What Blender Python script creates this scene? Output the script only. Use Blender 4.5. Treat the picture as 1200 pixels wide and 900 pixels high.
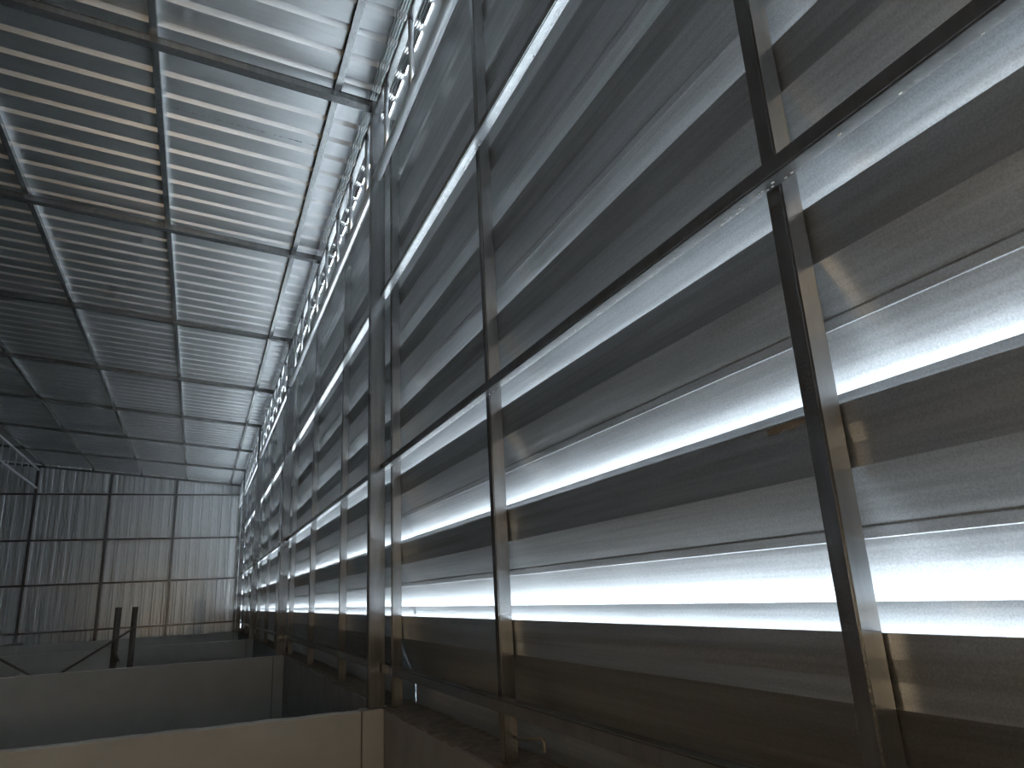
import bpy, bmesh, math, random
from mathutils import Matrix, Vector
random.seed(7)
for o in list(bpy.data.objects):
    bpy.data.objects.remove(o)
SC = bpy.context.scene
COL = SC.collection

# ------------------------------------------------------------------ camera
# metres; camera at the origin, X towards the louvred wall, Y along the hall, Z up
cam_d = bpy.data.cameras.new('camera')
cam_d.sensor_width = 36.0
cam_d.lens = 830.1475 / 1200.0 * 36.0
cam_d.clip_start = 0.02
cam_d.clip_end = 300
cam = bpy.data.objects.new('camera', cam_d)
COL.objects.link(cam)
ROT = Matrix(((0.9191955, -0.0654812, -0.3883192),
              (-0.3905334, -0.2783491, -0.8774996),
              (-0.0506286, 0.9582453, -0.2814298)))
cam.matrix_world = ROT.to_4x4()
SC.camera = cam

# ------------------------------------------------------------------ light
world = bpy.data.worlds.new('overcast_sky')
SC.world = world
world.use_nodes = True
bg = world.node_tree.nodes['Background']
bg.inputs['Color'].default_value = (0.80, 0.91, 1.0, 1)
bg.inputs['Strength'].default_value = 6.0
LAMP_STRENGTH = 95.0
LAMP_POS = (-1.5, -0.7, -0.15)

SC.view_settings.view_transform = 'Standard'
SC.view_settings.look = 'None'
SC.view_settings.gamma = 1.0
SC.view_settings.use_curve_mapping = False
SC.view_settings.exposure = 2.1
SC.cycles.use_denoising = True
SC.cycles.max_bounces = 16
SC.cycles.diffuse_bounces = 8
SC.cycles.glossy_bounces = 10
SC.cycles.sample_clamp_indirect = 12.0


# ------------------------------------------------------------------ materials
def new_mat(name):
    m = bpy.data.materials.new(name)
    m.use_nodes = True
    nt = m.node_tree
    b = nt.nodes['Principled BSDF']
    return m, nt, b


def node(nt, t, **kw):
    n = nt.nodes.new(t)
    for k, v in kw.items():
        if k in n.inputs.keys():
            n.inputs[k].default_value = v
        else:
            setattr(n, k, v)
    return n


def ramp(nt, fac, stops):
    r = nt.nodes.new('ShaderNodeValToRGB')
    els = r.color_ramp.elements
    while len(els) < len(stops):
        els.new(0.5)
    for e, (p, c) in zip(els, stops):
        e.position = p
        e.color = (c[0], c[1], c[2], 1)
    nt.links.new(fac, r.inputs['Fac'])
    return r.outputs['Color']


def position(nt, scale=(1, 1, 1)):
    g = nt.nodes.new('ShaderNodeNewGeometry')
    mp = nt.nodes.new('ShaderNodeMapping')
    mp.inputs['Scale'].default_value = scale
    nt.links.new(g.outputs['Position'], mp.inputs['Vector'])
    return mp.outputs['Vector']


def sheet_metal(name, c0, c1, rough0, rough1, streak, metallic=1.0, speck=0.06, canning=0.02, bump=0.15):
    """rolled zinc-coated sheet: fine speckle, rolling streaks, shallow waviness"""
    m, nt, b = new_mat(name)
    b.inputs['Metallic'].default_value = metallic
    n1 = node(nt, 'ShaderNodeTexNoise', Scale=240.0, Detail=3.0, Roughness=0.7)
    nt.links.new(position(nt), n1.inputs['Vector'])
    n2 = node(nt, 'ShaderNodeTexNoise', Scale=1.0, Detail=4.0, Roughness=0.6)
    nt.links.new(position(nt, streak), n2.inputs['Vector'])
    n3 = node(nt, 'ShaderNodeTexNoise', Scale=2.2, Detail=2.0)
    nt.links.new(position(nt), n3.inputs['Vector'])
    mix = node(nt, 'ShaderNodeMath', operation='ADD')
    s1 = node(nt, 'ShaderNodeMath', operation='MULTIPLY'); s1.inputs[1].default_value = 0.55
    s2 = node(nt, 'ShaderNodeMath', operation='MULTIPLY'); s2.inputs[1].default_value = 0.45
    nt.links.new(n1.outputs['Fac'], s1.inputs[0]); nt.links.new(n2.outputs['Fac'], s2.inputs[0])
    nt.links.new(s1.outputs[0], mix.inputs[0]); nt.links.new(s2.outputs[0], mix.inputs[1])
    nt.links.new(ramp(nt, mix.outputs[0], [(0.40, c0), (0.60, c1)]), b.inputs['Base Color'])
    mr = node(nt, 'ShaderNodeMapRange')
    mr.inputs['From Min'].default_value = 0.3; mr.inputs['From Max'].default_value = 0.7
    mr.inputs['To Min'].default_value = rough0; mr.inputs['To Max'].default_value = rough1
    nt.links.new(mix.outputs[0], mr.inputs['Value'])
    nt.links.new(mr.outputs['Result'], b.inputs['Roughness'])
    hm = node(nt, 'ShaderNodeMath', operation='MULTIPLY'); hm.inputs[1].default_value = speck
    nt.links.new(n1.outputs['Fac'], hm.inputs[0])
    hc = node(nt, 'ShaderNodeMath', operation='MULTIPLY'); hc.inputs[1].default_value = canning * 50
    nt.links.new(n3.outputs['Fac'], hc.inputs[0])
    ha = node(nt, 'ShaderNodeMath', operation='ADD')
    nt.links.new(hm.outputs[0], ha.inputs[0]); nt.links.new(hc.outputs[0], ha.inputs[1])
    bp = node(nt, 'ShaderNodeBump', Strength=bump, Distance=0.01)
    nt.links.new(ha.outputs[0], bp.inputs['Height'])
    nt.links.new(bp.outputs['Normal'], b.inputs['Normal'])
    return m


def painted_steel(name, c0, c1, rough, streak=(30, 30, 4)):
    m, nt, b = new_mat(name)
    n1 = node(nt, 'ShaderNodeTexNoise', Scale=1.0, Detail=5.0, Roughness=0.65)
    nt.links.new(position(nt, streak), n1.inputs['Vector'])
    nt.links.new(ramp(nt, n1.outputs['Fac'], [(0.35, c0), (0.7, c1)]), b.inputs['Base Color'])
    b.inputs['Roughness'].default_value = rough
    b.inputs['Specular IOR Level'].default_value = 0.6
    n2 = node(nt, 'ShaderNodeTexNoise', Scale=140.0, Detail=2.0)
    nt.links.new(position(nt), n2.inputs['Vector'])
    bp = node(nt, 'ShaderNodeBump', Strength=0.25, Distance=0.002)
    nt.links.new(n2.outputs['Fac'], bp.inputs['Height'])
    nt.links.new(bp.outputs['Normal'], b.inputs['Normal'])
    return m


def masonry(name, c0, c1, scale, rough, bump=0.3, stain=None):
    m, nt, b = new_mat(name)
    n1 = node(nt, 'ShaderNodeTexNoise', Scale=scale, Detail=6.0, Roughness=0.65)
    nt.links.new(position(nt), n1.inputs['Vector'])
    col = ramp(nt, n1.outputs['Fac'], [(0.3, c0), (0.7, c1)])
    nt.links.new(col, b.inputs['Base Color'])
    b.inputs['Roughness'].default_value = rough
    n2 = node(nt, 'ShaderNodeTexNoise', Scale=90.0, Detail=4.0)
    nt.links.new(position(nt), n2.inputs['Vector'])
    bp = node(nt, 'ShaderNodeBump', Strength=bump, Distance=0.004)
    nt.links.new(n2.outputs['Fac'], bp.inputs['Height'])
    nt.links.new(bp.outputs['Normal'], b.inputs['Normal'])
    return m


M_BLADE = sheet_metal('galvanised_blade', (0.45, 0.46, 0.47), (0.63, 0.64, 0.65), 0.40, 0.52, (60, 1.2, 60), canning=0.002)
M_ROOF = sheet_metal('zinc_roof_sheet', (0.66, 0.68, 0.70), (0.73, 0.75, 0.77), 0.36, 0.44, (0.8, 40, 40), metallic=1.0, canning=0.002)
M_WALL = sheet_metal('zinc_wall_sheet', (0.66, 0.68, 0.70), (0.72, 0.75, 0.77), 0.28, 0.34, (25, 25, 0.5), canning=0.004)
M_STEEL = painted_steel('grey_zinc_primer_steel', (0.17, 0.177, 0.184), (0.24, 0.247, 0.254), 0.25)
M_STEEL.node_tree.nodes['Principled BSDF'].inputs['Metallic'].default_value = 0.8
M_PIPE = painted_steel('galvanised_pipe', (0.66, 0.68, 0.70), (0.76, 0.79, 0.81), 0.28, (6, 2, 6))
M_PIPE.node_tree.nodes['Principled BSDF'].inputs['Metallic'].default_value = 0.7
M_WELD = painted_steel('weld_metal', (0.35, 0.34, 0.33), (0.6, 0.58, 0.55), 0.4)
M_PANEL = masonry('painted_board', (0.44, 0.43, 0.395), (0.52, 0.508, 0.47), 3.0, 0.8, 0.12)
M_BLOCK = masonry('rendered_block', (0.23, 0.228, 0.22), (0.31, 0.305, 0.295), 5.0, 0.85, 0.3)
M_MORTAR = masonry('dusty_mortar', (0.11, 0.095, 0.08), (0.27, 0.235, 0.195), 14.0, 0.95, 0.8)
M_FLOOR = masonry('concrete_floor', (0.07, 0.068, 0.065), (0.12, 0.117, 0.112), 2.0, 0.9)
M_GROUND = masonry('pale_concrete_yard', (0.44, 0.44, 0.43), (0.56, 0.555, 0.54), 0.5, 0.95)
M_RUSTY = painted_steel('scaffold_tube', (0.06, 0.05, 0.04), (0.13, 0.11, 0.09), 0.55)
M_ROD = painted_steel('bare_rod', (0.22, 0.20, 0.16), (0.36, 0.33, 0.27), 0.45)
M_FILM = masonry('torn_film', (0.13, 0.12, 0.10), (0.21, 0.195, 0.17), 40, 0.6)
M_INK = masonry('stamp_ink', (0.06, 0.065, 0.07), (0.14, 0.145, 0.15), 60, 0.7)
M_BULB, nt_, b_ = new_mat('lit_bulb')
b_.inputs['Emission Color'].default_value = (1.0, 0.745, 0.46, 1)
b_.inputs['Emission Strength'].default_value = LAMP_STRENGTH


# ------------------------------------------------------------------ builders
def link(name, me, mat, parent=None, loc=(0, 0, 0)):
    o = bpy.data.objects.new(name, me)
    COL.objects.link(o)
    if mat and not me.materials:
        me.materials.append(mat)
    o.location = loc
    if parent:
        o.parent = parent
    return o


def tag(o, label, cat, group=None):
    o['label'] = label
    o['category'] = cat
    if group:
        o['group'] = group
    return o


def thing(name, label, cat, loc=(0, 0, 0), group=None):
    o = bpy.data.objects.new(name, None)
    o.empty_display_size = 0.1
    COL.objects.link(o)
    o.location = loc
    return tag(o, label, cat, group)


def structure(name, loc=(0, 0, 0)):
    o = bpy.data.objects.new(name, None)
    COL.objects.link(o)
    o.location = loc
    o['kind'] = 'structure'
    return o


def mesh_from_bm(name, bm):
    me = bpy.data.meshes.new(name)
    bmesh.ops.recalc_face_normals(bm, faces=bm.faces)
    bm.to_mesh(me)
    bm.free()
    return me


def bm_box(bm, x0, x1, y0, y1, z0, z1, bevel=0.0):
    r = bmesh.ops.create_cube(bm, size=1.0)
    vs = r['verts']
    for v in vs:
        v.co = Vector(((x0 + x1) / 2 + v.co.x * (x1 - x0), (y0 + y1) / 2 + v.co.y * (y1 - y0),
                       (z0 + z1) / 2 + v.co.z * (z1 - z0)))
    if bevel:
        es = list({e for v in vs for e in v.link_edges})
        bmesh.ops.bevel(bm, geom=es, offset=bevel, segments=2, affect='EDGES')


def box_mesh(name, x0, x1, y0, y1, z0, z1, bevel=0.003):
    bm = bmesh.new()
    bm_box(bm, x0, x1, y0, y1, z0, z1, bevel)
    return mesh_from_bm(name, bm)


def bm_bar(bm, a, b, w, h, bevel=0.003, up=(0, 0, 1)):
    """rectangular tube from a to b, w across, h along 'up'"""
    a, b = Vector(a), Vector(b)
    d = (b - a)
    L = d.length
    d.normalize()
    u = Vector(up)
    s = d.cross(u).normalized()
    u = s.cross(d).normalized()
    r = bmesh.ops.create_cube(bm, size=1.0)
    mid = (a + b) / 2
    for v in r['verts']:
        c = v.co.copy()
        v.co = mid + d * (c.x * L) + s * (c.y * w) + u * (c.z * h)
    if bevel:
        es = list({e for v in r['verts'] for e in v.link_edges})
        bmesh.ops.bevel(bm, geom=es, offset=bevel, segments=2, affect='EDGES')


def bar_mesh(name, a, b, w, h, bevel=0.003):
    bm = bmesh.new()
    bm_bar(bm, a, b, w, h, bevel)
    return mesh_from_bm(name, bm)


def bm_tube(bm, pts, r, seg=12):
    pts = [Vector(p) for p in pts]
    rings = []
    for i, p in enumerate(pts):
        d = (pts[min(i + 1, len(pts) - 1)] - pts[max(i - 1, 0)]).normalized()
        ref = Vector((0, 0, 1)) if abs(d.z) < 0.9 else Vector((1, 0, 0))
        s = d.cross(ref).normalized()
        u = s.cross(d)
        rings.append([bm.verts.new(p + (s * math.cos(t) + u * math.sin(t)) * r)
                      for t in [2 * math.pi * k / seg for k in range(seg)]])
    for A, B in zip(rings, rings[1:]):
        for k in range(seg):
            f = bm.faces.new((A[k], A[(k + 1) % seg], B[(k + 1) % seg], B[k]))
            f.smooth = True
    bm.faces.new(rings[0][::-1])
    bm.faces.new(rings[-1])


def tube_mesh(name, pts, r, seg=12):
    bm = bmesh.new()
    bm_tube(bm, pts, r, seg)
    return mesh_from_bm(name, bm)


def offset_profile(pts, t):
    """closed outline of thickness t around an open 2-D polyline"""
    n = len(pts)
    out = []
    for i in range(n):
        a = Vector(pts[max(i - 1, 0)]); b = Vector(pts[min(i + 1, n - 1)])
        d = (b - a).normalized()
        out.append(Vector(pts[i]) + Vector((-d.y, d.x)) * t)
    return [Vector(p) for p in pts] + out[::-1]


# ------------------------------------------------------------------ layout numbers
Y_BACK, Y_END = -3.4, 21.78           # hall from behind the camera to the corrugated end wall
COLUMN_Y = [4.16 + 5.0 * k for k in range(4)]
BEAM_Y = [1.73 + 2.5 * k for k in range(9)]
X_LEFT = -12.2
LEDGE = -0.564
FLOOR = -2.62
ORD = ['first', 'second', 'third', 'fourth', 'fifth', 'sixth', 'seventh', 'eighth', 'ninth', 'tenth',
       'eleventh', 'twelfth', 'thirteenth', 'fourteenth', 'fifteenth', 'sixteenth']
SLOPE = 0.09
BEAM_Z = 3.305                         # underside of the roof beams at X = 0.918


def beam_z(x):
    return BEAM_Z - SLOPE * (x - 0.918)


PURLIN_Z0 = 0.055                      # beam depth
PAN_Z0 = PURLIN_Z0 + 0.052             # roof sheet above beam underside


# ------------------------------------------------------------------ ground and floor
fl = link('floor', box_mesh('floor', X_LEFT - 0.1, 1.30, Y_BACK - 0.1, Y_END + 0.1, FLOOR - 0.15, FLOOR, 0), M_FLOOR)
fl['kind'] = 'structure'
gd = link('ground', box_mesh('ground', 1.30, 70, -45, 70, FLOOR - 0.15, FLOOR - 0.02, 0), M_GROUND)
gd['kind'] = 'structure'

# low block wall under the louvres; its dusty top is the ledge
lw = link('wall_ledge', box_mesh('wall_ledge', 0.962, 1.27, Y_BACK, Y_END + 0.05, FLOOR, LEDGE - 0.006, 0.004), M_BLOCK)
lw['kind'] = 'structure'
bm = bmesh.new()
rr = random.Random(3)
NY = 520
rows = []
for i in range(NY + 1):
    y = Y_BACK + (Y_END - Y_BACK) * i / NY
    e0 = 0.964 + 0.006 * math.sin(y * 3.1) + rr.uniform(-0.004, 0.010)
    row = []
    for j in range(7):
        t = j / 6
        x = e0 + t * (1.262 - e0)
        z = LEDGE + (rr.uniform(-0.004, 0.004) if 0 < j < 6 else -0.006)
        row.append(bm.verts.new((x, y, z)))
    rows.append(row)
for A, B in zip(rows, rows[1:]):
    for j in range(6):
        f = bm.faces.new((A[j], B[j], B[j + 1], A[j + 1])); f.smooth = True
for f in bmesh.ops.extrude_face_region(bm, geom=list(bm.faces))['geom']:
    if isinstance(f, bmesh.types.BMVert):
        f.co.z = LEDGE - 0.010
mb = link('mortar_bed', mesh_from_bm('mortar_bed', bm), M_MORTAR, lw)
mb['label'] = 'dusty brown mortar along the top of the ledge'

lw2 = link('wall_stall', box_mesh('wall_stall', -4.02, -3.84, Y_BACK, Y_END - 0.2, FLOOR, LEDGE - 0.01, 0.004), M_BLOCK)
lw2['kind'] = 'structure'

# ------------------------------------------------------------------ louvred wall
wall_right = structure('wall_right')
PITCH = 0.397
BX = 1.055
BLADE = [(BX + 0.010, -0.006), (BX + 0.008, 0.0), (BX, 0.0), (BX, -0.040), (BX + 0.003, -0.075), (BX + 0.003, -0.118),
         (1.0985, -0.2156), (1.0980, -0.2200), (1.1040, -0.2385), (1.1056, -0.2405), (1.158, -0.350),
         (1.158, -0.408), (1.152, -0.411)]


def blade_mesh(name, prof, L, seg):
    out = offset_profile(prof, 0.0012)
    bm = bmesh.new()
    n = len(out)
    rings = [[bm.verts.new((p.x - BX, L * i / seg, p.y)) for p in out] for i in range(seg + 1)]
    for A, B in zip(rings, rings[1:]):
        for k in range(n):
            bm.faces.new((A[k], A[(k + 1) % n], B[(k + 1) % n], B[k]))
    bm.faces.new(rings[0]); bm.faces.new(rings[-1][::-1])
    return mesh_from_bm(name, bm)


bays = [Y_BACK] + [-0.84] + COLUMN_Y + [Y_END - 0.02]
cache = {}
BOTTOM = BLADE[:6] + [(1.158, -0.350)] + [(1.158, LEDGE + 0.085)]
for row in range(9):
    for a, b in zip(bays, bays[1:]):
        L = round(b - a + (0.018 if b < Y_END - 1 else 0.0), 3)     # lengths lap at the columns
        key = (L, row == 0)
        if key not in cache:
            cache[key] = blade_mesh('louvre_blade', BOTTOM if row == 0 else BLADE, L, 1)
        zt = -0.097 + PITCH * row + (random.uniform(-0.0015, 0.0015) if row else 0)
        link('louvre_blade', cache[key], M_BLADE, wall_right, (BX, a, zt))

# posts standing on the ledge in front of the blades
POST_Y = [-2.24, -0.665, 0.907, 2.485, 4.055] + [4.055 + 1.6667 * k for k in range(1, 11)]
post_me = box_mesh('louvre_post', 0.0, 0.052, 0.0, 0.042, LEDGE, 3.13, 0.004)
npost = len(POST_Y)
for i, y in enumerate(POST_Y):
    o = link('louvre_post', post_me, M_STEEL, None, (1.0, y, 0))
    k = npost - 1 - i
    tag(o, 'square grey steel post against the louvre blades, %s post from the corrugated end wall' % ORD[k], 'post', 'posts of the louvred wall')

# columns on the partition ends
for i, y in enumerate(COLUMN_Y):
    t = thing('steel_column', 'dark steel column at a partition end beside the louvred wall, %s column from the end wall' % ORD[3 - i],
              'column', (0.918, y, LEDGE), 'columns along the louvred wall')
    link('shaft', box_mesh('shaft', -0.034, 0.028, -0.036, 0.036, 0.004, 3.868, 0.005), M_STEEL, t)
    link('rear_channel', box_mesh('rear_channel', 0.028, 0.064, 0.004, 0.036, 0.004, 3.73, 0.002), M_STEEL, t)
    link('base_plate', box_mesh('base_plate', -0.034, 0.075, -0.046, 0.046, 0.0, 0.004, 0.001), M_STEEL, t)

# horizontal rails in front of the posts, one length per bay
RAILS = [('lowest', -0.384, -0.341), ('middle', 0.734, 0.771), ('upper', 1.846, 1.884)]
ends = [Y_BACK + 0.06] + COLUMN_Y + [Y_END - 0.1]
bay_name = ['in the bay before the fourth column', 'between third and fourth columns from the end wall',
            'between second and third columns from the end wall', 'between first and second columns from the end wall',
            'in the bay that meets the end wall']
for nm, z0, z1 in RAILS:
    for b in range(5):
        y0, y1 = ends[b] + 0.037, ends[b + 1] + 0.003
        t = thing('wall_rail', '%s steel louvre-wall rail, %s' % (nm, bay_name[b]), 'rail', (0.97, y0, z0), 'rails of the louvred wall')
        link('tube', box_mesh('tube', -0.020, 0.022, 0, y1 - y0, 0, z1 - z0, 0.004), M_STEEL, t)
        if b < 2 and nm != 'lowest':
            bm = bmesh.new()
            rr = random.Random(b + 5)
            yy = 0.1
            while yy < y1 - y0:
                dense = min(abs(y0 + yy - p) for p in POST_Y) < 0.14
                r = rr.uniform(0.0012, 0.0028)
                mt = Matrix.Translation((rr.uniform(0.0, 0.016), yy, -0.0004)) @ Matrix.Diagonal((1.0, 2.0, 0.6, 1))
                bmesh.ops.create_icosphere(bm, subdivisions=1, radius=r, matrix=mt)
                yy += rr.uniform(0.008, 0.03) if dense else rr.uniform(0.05, 0.14)
            w = link('weld_spatter', mesh_from_bm('weld_spatter', bm), M_WELD, t)
            w['kind'] = 'stuff'

# truss on top of the louvred wall: round lower chord, flat upper chord, upright bars
PIPE_Z = 2.70
for b in range(5):
    y0, y1 = ends[b] + 0.037, ends[b + 1] - 0.037
    t = thing('eave_truss', 'shallow truss above the louvres, %s' % bay_name[b], 'truss', (0.918, y0, PIPE_Z), 'trusses along the louvred wall top')
    L = y1 - y0
    link('lower_chord', tube_mesh('lower_chord', [(0, 0, 0), (0, L, 0)], 0.029, 16), M_PIPE, t)
    link('upper_chord', box_mesh('upper_chord', -0.018, 0.020, 0, L, 0.50, 0.548, 0.004), M_STEEL, t)
    y = 3.25 - 0.6 * 11
    while y < y1 - 0.05:
        if y > y0 + 0.03:
            link('upright', tube_mesh('upright', [(0, y - y0, 0.02), (0, y - y0, 0.505)], 0.016, 10), M_PIPE, t)
        y += 0.6

# ------------------------------------------------------------------ roof
ceiling = structure('ceiling')
RIB, NR = 0.233, 3
SHEET_W = RIB * NR
XC, ZC = 0.878, beam_z(0.878) + PAN_Z0
# path across the slope: flat pan, then the crimp-curved eave
path = [(X_LEFT - 0.05, None, 0), (-4.0, None, 0), (0.0, None, 0), (XC, None, 0)]
R0 = 0.35
a0 = math.atan(SLOPE)
steps = 44
pth = []
for px, _, _ in path:
    pth.append((px, beam_z(px) + PAN_Z0, 0.0, a0))
cx, cz = XC - R0 * math.sin(a0), ZC - R0 * math.cos(a0)
for k in range(1, steps + 1):
    a = a0 + math.radians(29.4) * k / steps
    off = (0.0, 0.005, 0.0, -0.005)[k % 4]
    pth.append((cx + (R0 + off) * math.sin(a), cz + (R0 + off) * math.cos(a), off, a))
prof = []
for k in range(NR):
    y = k * RIB
    prof += [(y, 0.0), (y + 0.062, 0.0), (y + 0.066, 0.0006), (y + 0.074, 0.0006), (y + 0.078, 0.0),
             (y + 0.118, 0.0), (y + 0.122, 0.0006), (y + 0.130, 0.0006), (y + 0.134, 0.0),
             (y + 0.172, 0.0), (y + 0.182, 0.036), (y + 0.212, 0.036)]
prof += [(SHEET_W, 0.0), (SHEET_W + 0.030, 0.0012)]
bm = bmesh.new()
grid = []
for (x, z, off, a) in pth:
    nx, nz = math.sin(a), math.cos(a)
    grid.append([bm.verts.new((x + nx * h, y, z + nz * h)) for (y, h) in prof])
for A, B in zip(grid, grid[1:]):
    for k in range(len(prof) - 1):
        bm.faces.new((A[k], B[k], B[k + 1], A[k + 1]))
roof_me = mesh_from_bm('roof_sheet', bm)
nsheet = int(math.ceil((Y_END - Y_BACK) / SHEET_W)) + 1
for s in range(nsheet):
    y = -3.525 + s * SHEET_W
    o = link('roof_sheet', roof_me, M_ROOF, ceiling, (0, y, 0))

baffle_me = box_mesh('eave_light_baffle', 0, 0.003, 0, Y_END - Y_BACK, 0, 0.306, 0.0008)
link('eave_light_baffle', baffle_me, M_ROOF, ceiling, (1.050, Y_BACK, 3.062))  # added plate that blocks daylight at the eave gap, leaving a thin slit

# faint stamped line of print along one roof sheet
bm = bmesh.new()
rr = random.Random(21)
for x0, x1, dens, big in ((-0.42, -0.26, 0.55, 0.005), (-0.25, -0.09, 0.35, 0.004), (-0.09, -0.06, 0.9, 0.008), (-0.03, 0.09, 0.4, 0.006),
                          (0.11, 0.24, 0.6, 0.005), (0.30, 0.45, 0.7, 0.006), (0.46, 0.51, 0.95, 0.010), (0.56, 0.61, 0.6, 0.007)):
    x = x0
    while x < x1:
        w = rr.uniform(0.002, 0.007)
        if rr.random() < dens:
            h = big * rr.uniform(0.5, 1.0)
            yc = 4.967 + rr.uniform(-0.002, 0.002)
            zz = lambda q: beam_z(q) + PAN_Z0 - 0.0012
            vs = [bm.verts.new((q, yy, zz(q))) for q, yy in ((x, yc - h), (x + w, yc - h), (x + w, yc + h), (x, yc + h))]
            bm.faces.new(vs)
        x += w + rr.uniform(0.0015, 0.004)
pm = link('printed_marking', mesh_from_bm('printed_marking', bm), M_INK, ceiling)
pm['label'] = 'faint dark stamped print along a roof sheet'

PURLIN_X = [0.663, -0.487, -1.625, -2.79, -3.94, -5.1, -6.25, -7.4, -8.55, -9.7, -10.85, -12.0]
for i, x in enumerate(PURLIN_X):
    zb = beam_z(x) + PURLIN_Z0
    bm = bmesh.new()
    w, h, tk, lip = 0.044, 0.050, 0.004, 0.012
    L = Y_END - Y_BACK - 0.1
    bm_box(bm, -w / 2, w / 2, 0, L, 0, tk)
    bm_box(bm, -w / 2, w / 2, 0, L, h - tk, h)
    bm_box(bm, w / 2 - tk, w / 2, 0, L, tk, h - tk)
    bm_box(bm, -w / 2, -w / 2 + tk, 0, L, tk, lip)
    bm_box(bm, -w / 2, -w / 2 + tk, 0, L, h - lip, h - tk)
    o = link('roof_purlin', mesh_from_bm('roof_purlin', bm), M_STEEL, None, (x, Y_BACK + 0.05, zb))
    tag(o, 'grey steel purlin running lengthwise under the roof sheets, %s purlin from the louvred wall' % ORD[i], 'purlin', 'roof purlins')

for i, y in enumerate(BEAM_Y):
    bm = bmesh.new()
    bm_bar(bm, (X_LEFT + 0.02, y, beam_z(X_LEFT) + 0.0265), (0.955, y, beam_z(0.955) + 0.0265), 0.062, 0.053, 0.004)
    me = mesh_from_bm('roof_beam', bm)
    o = link('roof_beam', me, M_STEEL)
    if y > 21.5:
        lab = 'dark steel roof beam running along the top of the corrugated end wall'
    else:
        lab = 'dark steel roof beam crossing under the purlins, %s such beam out from the end wall' % ORD[len(BEAM_Y) - 2 - i]
    tag(o, lab, 'beam', 'roof beams')

# ------------------------------------------------------------------ corrugated walls
def sheet_wall(name, n, rib, nr, zfun, origin, rot, z0):
    root = structure(name)
    W = rib * nr
    for s in range(n):
        pr = []
        for k in range(nr):
            y = k * rib
            pr += [(y, 0), (y + 0.040, 0), (y + 0.052, 0.011), (y + 0.072, 0.011), (y + 0.084, 0), (y + 0.125, 0),
                   (y + 0.150, 0.038), (y + 0.194, 0.038), (y + 0.219, 0)]
        pr.append((W, 0))
        bm = bmesh.new()
        lo = [bm.verts.new((u, d, z0)) for u, d in pr]
        hi = [bm.verts.new((u, d, zfun(s * W + u))) for u, d in pr]
        for k in range(len(pr) - 1):
            bm.faces.new((lo[k], lo[k + 1], hi[k + 1], hi[k]))
        o = link('wall_sheet', mesh_from_bm('wall_sheet', bm), M_WALL, root)
        o.matrix_world = Matrix.Translation(origin) @ Matrix.Rotation(rot, 4, 'Z') @ Matrix.Translation((s * W, 0, 0))
    return root


def roof_under(x):
    return beam_z(x) + PAN_Z0 + 0.004


sheet_wall('wall_end', 18, 0.25, 3, lambda u: roof_under(X_LEFT - 0.05 + u), (X_LEFT - 0.05, Y_END, 0), 0, FLOOR + 0.0)
sheet_wall('wall_left', 34, 0.25, 3, lambda u: roof_under(X_LEFT), (X_LEFT, Y_BACK, 0), math.pi / 2, FLOOR)
sheet_wall('wall_back', 18, 0.25, 3, lambda u: roof_under(1.27 - u), (1.27, Y_BACK, 0), math.pi, FLOOR)

END_X = [0.952, -0.725, -2.34, -4.03, -5.7, -7.3, -9.0, -10.6]
for i, x in enumerate(END_X):
    zt = beam_z(x) - 0.002
    o = link('end_wall_post', box_mesh('end_wall_post', -0.032, 0.032, -0.030, 0.030, 0, zt - FLOOR, 0.004), M_STEEL, None, (x, Y_END - 0.09, FLOOR))
    tag(o, 'dark steel upright in front of the corrugated end wall, %s upright from the louvred wall' % ORD[i], 'post', 'uprights of the end wall')
for i, z in enumerate([3.06, 1.873, 0.762, -0.38]):
    o = link('end_wall_rail', box_mesh('end_wall_rail', 0, 0.955 - X_LEFT, -0.018, 0.018, -0.022, 0.022, 0.003), M_STEEL, None, (X_LEFT + 0.02, Y_END - 0.035, z))
    tag(o, 'thin dark rail across the corrugated end wall, %s rail from the roof' % ORD[i], 'rail', 'rails of the end wall')

# truss on the far side, in line with the fifth purlin
t = thing('ladder_truss', 'grey ladder truss with upright bars hanging under the fifth roof purlin', 'truss', (-4.02, Y_BACK + 0.1, 3.18))
L = Y_END - Y_BACK - 0.25
link('lower_chord', box_mesh('lower_chord', -0.02, 0.02, 0, L, 0, 0.045, 0.003), M_PIPE, t)
link('upper_chord', box_mesh('upper_chord', -0.02, 0.02, 0, L, 0.47, 0.515, 0.003), M_PIPE, t)
up_me = box_mesh('upright', -0.012, 0.012, -0.012, 0.012, 0.044, 0.472, 0.002)
for k in range(int(L / 0.65)):
    link('upright', up_me, M_PIPE, t, (0, 0.3 + 0.65 * k, 0))
for y, w in ((9.16, 'third'), (-0.84, 'fourth')):
    c = thing('steel_column', 'dark steel column holding up the ladder truss, %s' % ('halfway along the hall' if w == 'third' else 'near the wall behind the lamp'), 'column', (-4.02, y, LEDGE - 0.01))
    link('shaft', box_mesh('shaft', -0.035, 0.035, -0.035, 0.035, 0.004, 3.18 - LEDGE + 0.01, 0.005), M_STEEL, c)
    link('base_plate', box_mesh('base_plate', -0.06, 0.06, -0.06, 0.06, 0, 0.004, 0.001), M_STEEL, c)

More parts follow.
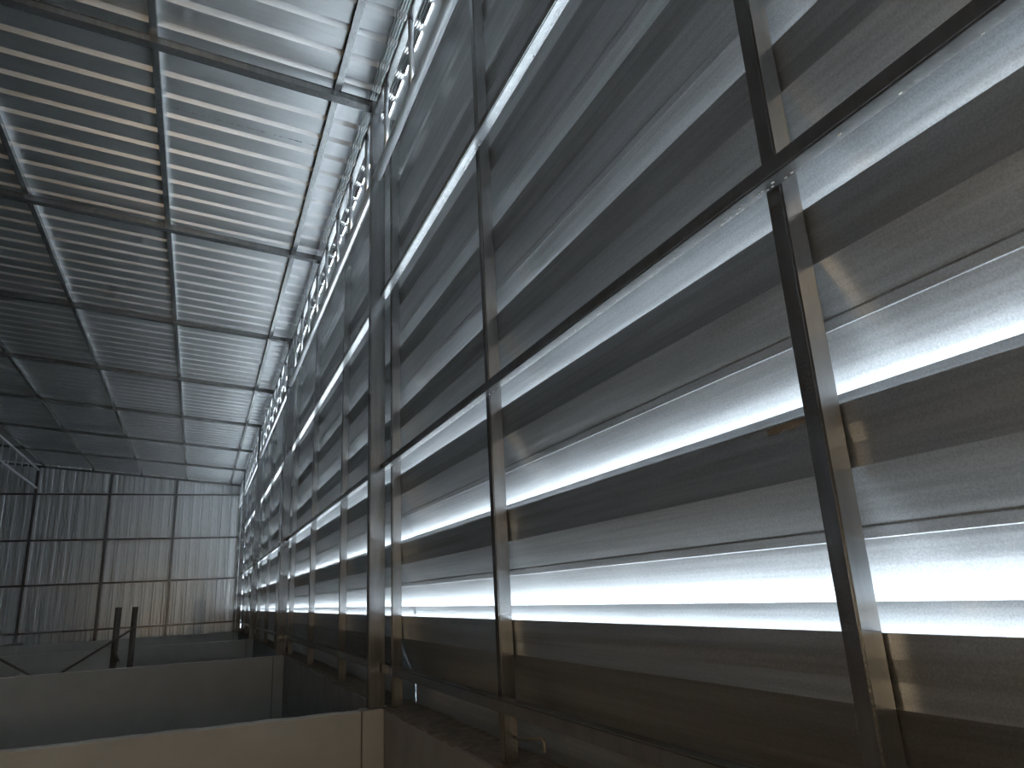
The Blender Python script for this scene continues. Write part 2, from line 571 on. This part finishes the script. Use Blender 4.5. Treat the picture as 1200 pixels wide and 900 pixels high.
# ------------------------------------------------------------------ stall partitions
PART_LABEL = ['beige painted partition of the stall row, fourth partition from the corrugated end wall',
              'grey painted partition in front of the scaffold poles, third from the end wall',
              'grey painted partition behind the scaffold poles, second from the end wall',
              'grey painted partition of the stall row, first partition from the corrugated end wall']
for i, y in enumerate([4.098, 9.06, 14.09, 19.09]):
    t = thing('partition_wall', PART_LABEL[i], 'partition', (0.96, y, FLOOR), 'stall partitions')
    H = LEDGE - FLOOR - 0.004
    bm = bmesh.new()
    x0, x1 = -4.79, -0.122
    n = 60
    rr = random.Random(11 + i)
    vb = []
    for k in range(n + 1):
        x = x0 + (x1 - x0) * k / n
        dz = rr.uniform(-0.003, 0.002)
        vb.append([bm.verts.new((x, 0.0, 0)), bm.verts.new((x, 0.0, H + dz - 0.002)), bm.verts.new((x, 0.006, H + dz + 0.002)),
                   bm.verts.new((x, 0.084, H + dz + 0.001)), bm.verts.new((x, 0.09, H + dz - 0.003)), bm.verts.new((x, 0.09, 0))])
    for A, B in zip(vb, vb[1:]):
        for q in range(6):
            bm.faces.new((A[q], B[q], B[(q + 1) % 6], A[(q + 1) % 6]))
    bm.faces.new(vb[0]); bm.faces.new(vb[-1][::-1])
    link('panel', mesh_from_bm('panel', bm), M_PANEL, t)
    link('pilaster', box_mesh('pilaster', -0.113, 0.0, -0.002, 0.13, 0, H, 0.004), M_PANEL, t)
    link('joint_filler', box_mesh('joint_filler', -0.123, -0.112, 0.012, 0.08, 0, H - 0.006, 0.001), M_MORTAR, t)
    if i == 3:
        link('pilaster', box_mesh('pilaster', -4.72, -4.46, -0.03, 0.0, 0, H + 0.004, 0.004), M_PANEL, t)

# ------------------------------------------------------------------ scaffold in the second stall
sc = thing('scaffold_frame', 'dark scaffold tubes with crossed braces rising above the stall partitions', 'scaffold', (-1.8, 9.6, FLOOR))
SX, SZ = -1.8, FLOOR


def sp(x, y, z):
    return (x - SX, y - 9.6, z - SZ)


for (x, y, zt) in ((-0.81, 9.45, 0.057), (-0.70, 10.3, 0.06), (-2.42, 9.45, 0.055), (-2.62, 10.3, 0.06)):
    link('upright', tube_mesh('upright', [sp(x, y, FLOOR), sp(x, y, zt)], 0.034, 14), M_RUSTY, sc)
for (x, ya, yb) in ((-0.81, 9.45, 10.3), (-2.42, 9.45, 10.3)):
    for z in (-1.0, -2.2):
        link('crossbar', tube_mesh('crossbar', [sp(x, ya, z), sp(x + (0.11 if x > -1 else -0.2), yb, z)], 0.02, 10), M_RUSTY, sc)
link('brace', tube_mesh('brace', [sp(-0.62, 9.40, -0.165), sp(-2.45, 9.40, -1.31)], 0.0125, 8), M_RUSTY, sc)
link('brace', tube_mesh('brace', [sp(-2.45, 9.374, -0.03), sp(-0.62, 9.374, -1.17)], 0.0125, 8), M_RUSTY, sc)
link('coupler', tube_mesh('coupler', [sp(-0.81, 9.41, -0.42), sp(-0.77, 9.41, -0.52)], 0.03, 8), M_RUSTY, sc)

# ------------------------------------------------------------------ small things
o = link('bent_rod', tube_mesh('bent_rod', [(0, 0, 0), (0, -0.20, 0.030), (0, -0.222, 0.030), (0, -0.228, 0.020), (0, -0.230, -0.008)], 0.0045, 8), M_ROD, None, (1.045, 2.486, -0.486))
tag(o, 'thin bent metal rod sticking out sideways from a louvre post above the ledge', 'rod')

bm = bmesh.new()
pts = [(1.00, 0.0), (1.055, 0.001), (1.09, 0.0), (1.115, -0.002), (1.112, -0.014), (1.088, -0.015), (1.070, -0.010), (1.05, -0.016), (1.025, -0.009), (1.005, -0.010)]
f1 = [bm.verts.new((0, p[0] - 1.0, p[1])) for p in pts]
f2 = [bm.verts.new((-0.002, p[0] - 1.0, p[1])) for p in pts]
bm.faces.new(f1); bm.faces.new(f2[::-1])
for k in range(len(pts)):
    bm.faces.new((f1[k], f1[(k + 1) % len(pts)], f2[(k + 1) % len(pts)], f2[k]))
o = link('torn_film', mesh_from_bm('torn_film', bm), M_FILM, None, (BX - 0.0004, 0.985, 0.2935))
tag(o, 'torn scrap of brown film on the top edge of a louvre blade', 'film scrap')

# bare bulb on the wall behind: the hall's one warm lamp
t = thing('bulb_lamp', 'bare warm bulb in a grey holder hanging from a cord', 'lamp', LAMP_POS)
link('cord', tube_mesh('cord', [(0, 0, 0.16), (0, 0, beam_z(LAMP_POS[0]) + 0.06 - LAMP_POS[2])], 0.004, 6), M_STEEL, t)
link('holder', tube_mesh('holder', [(0, 0, 0.06), (0, 0, 0.16)], 0.024, 12), M_STEEL, t)
bm = bmesh.new()
bmesh.ops.create_uvsphere(bm, u_segments=16, v_segments=10, radius=0.07)
for f in bm.faces:
    f.smooth = True
link('bulb', mesh_from_bm('bulb', bm), M_BULB, t)
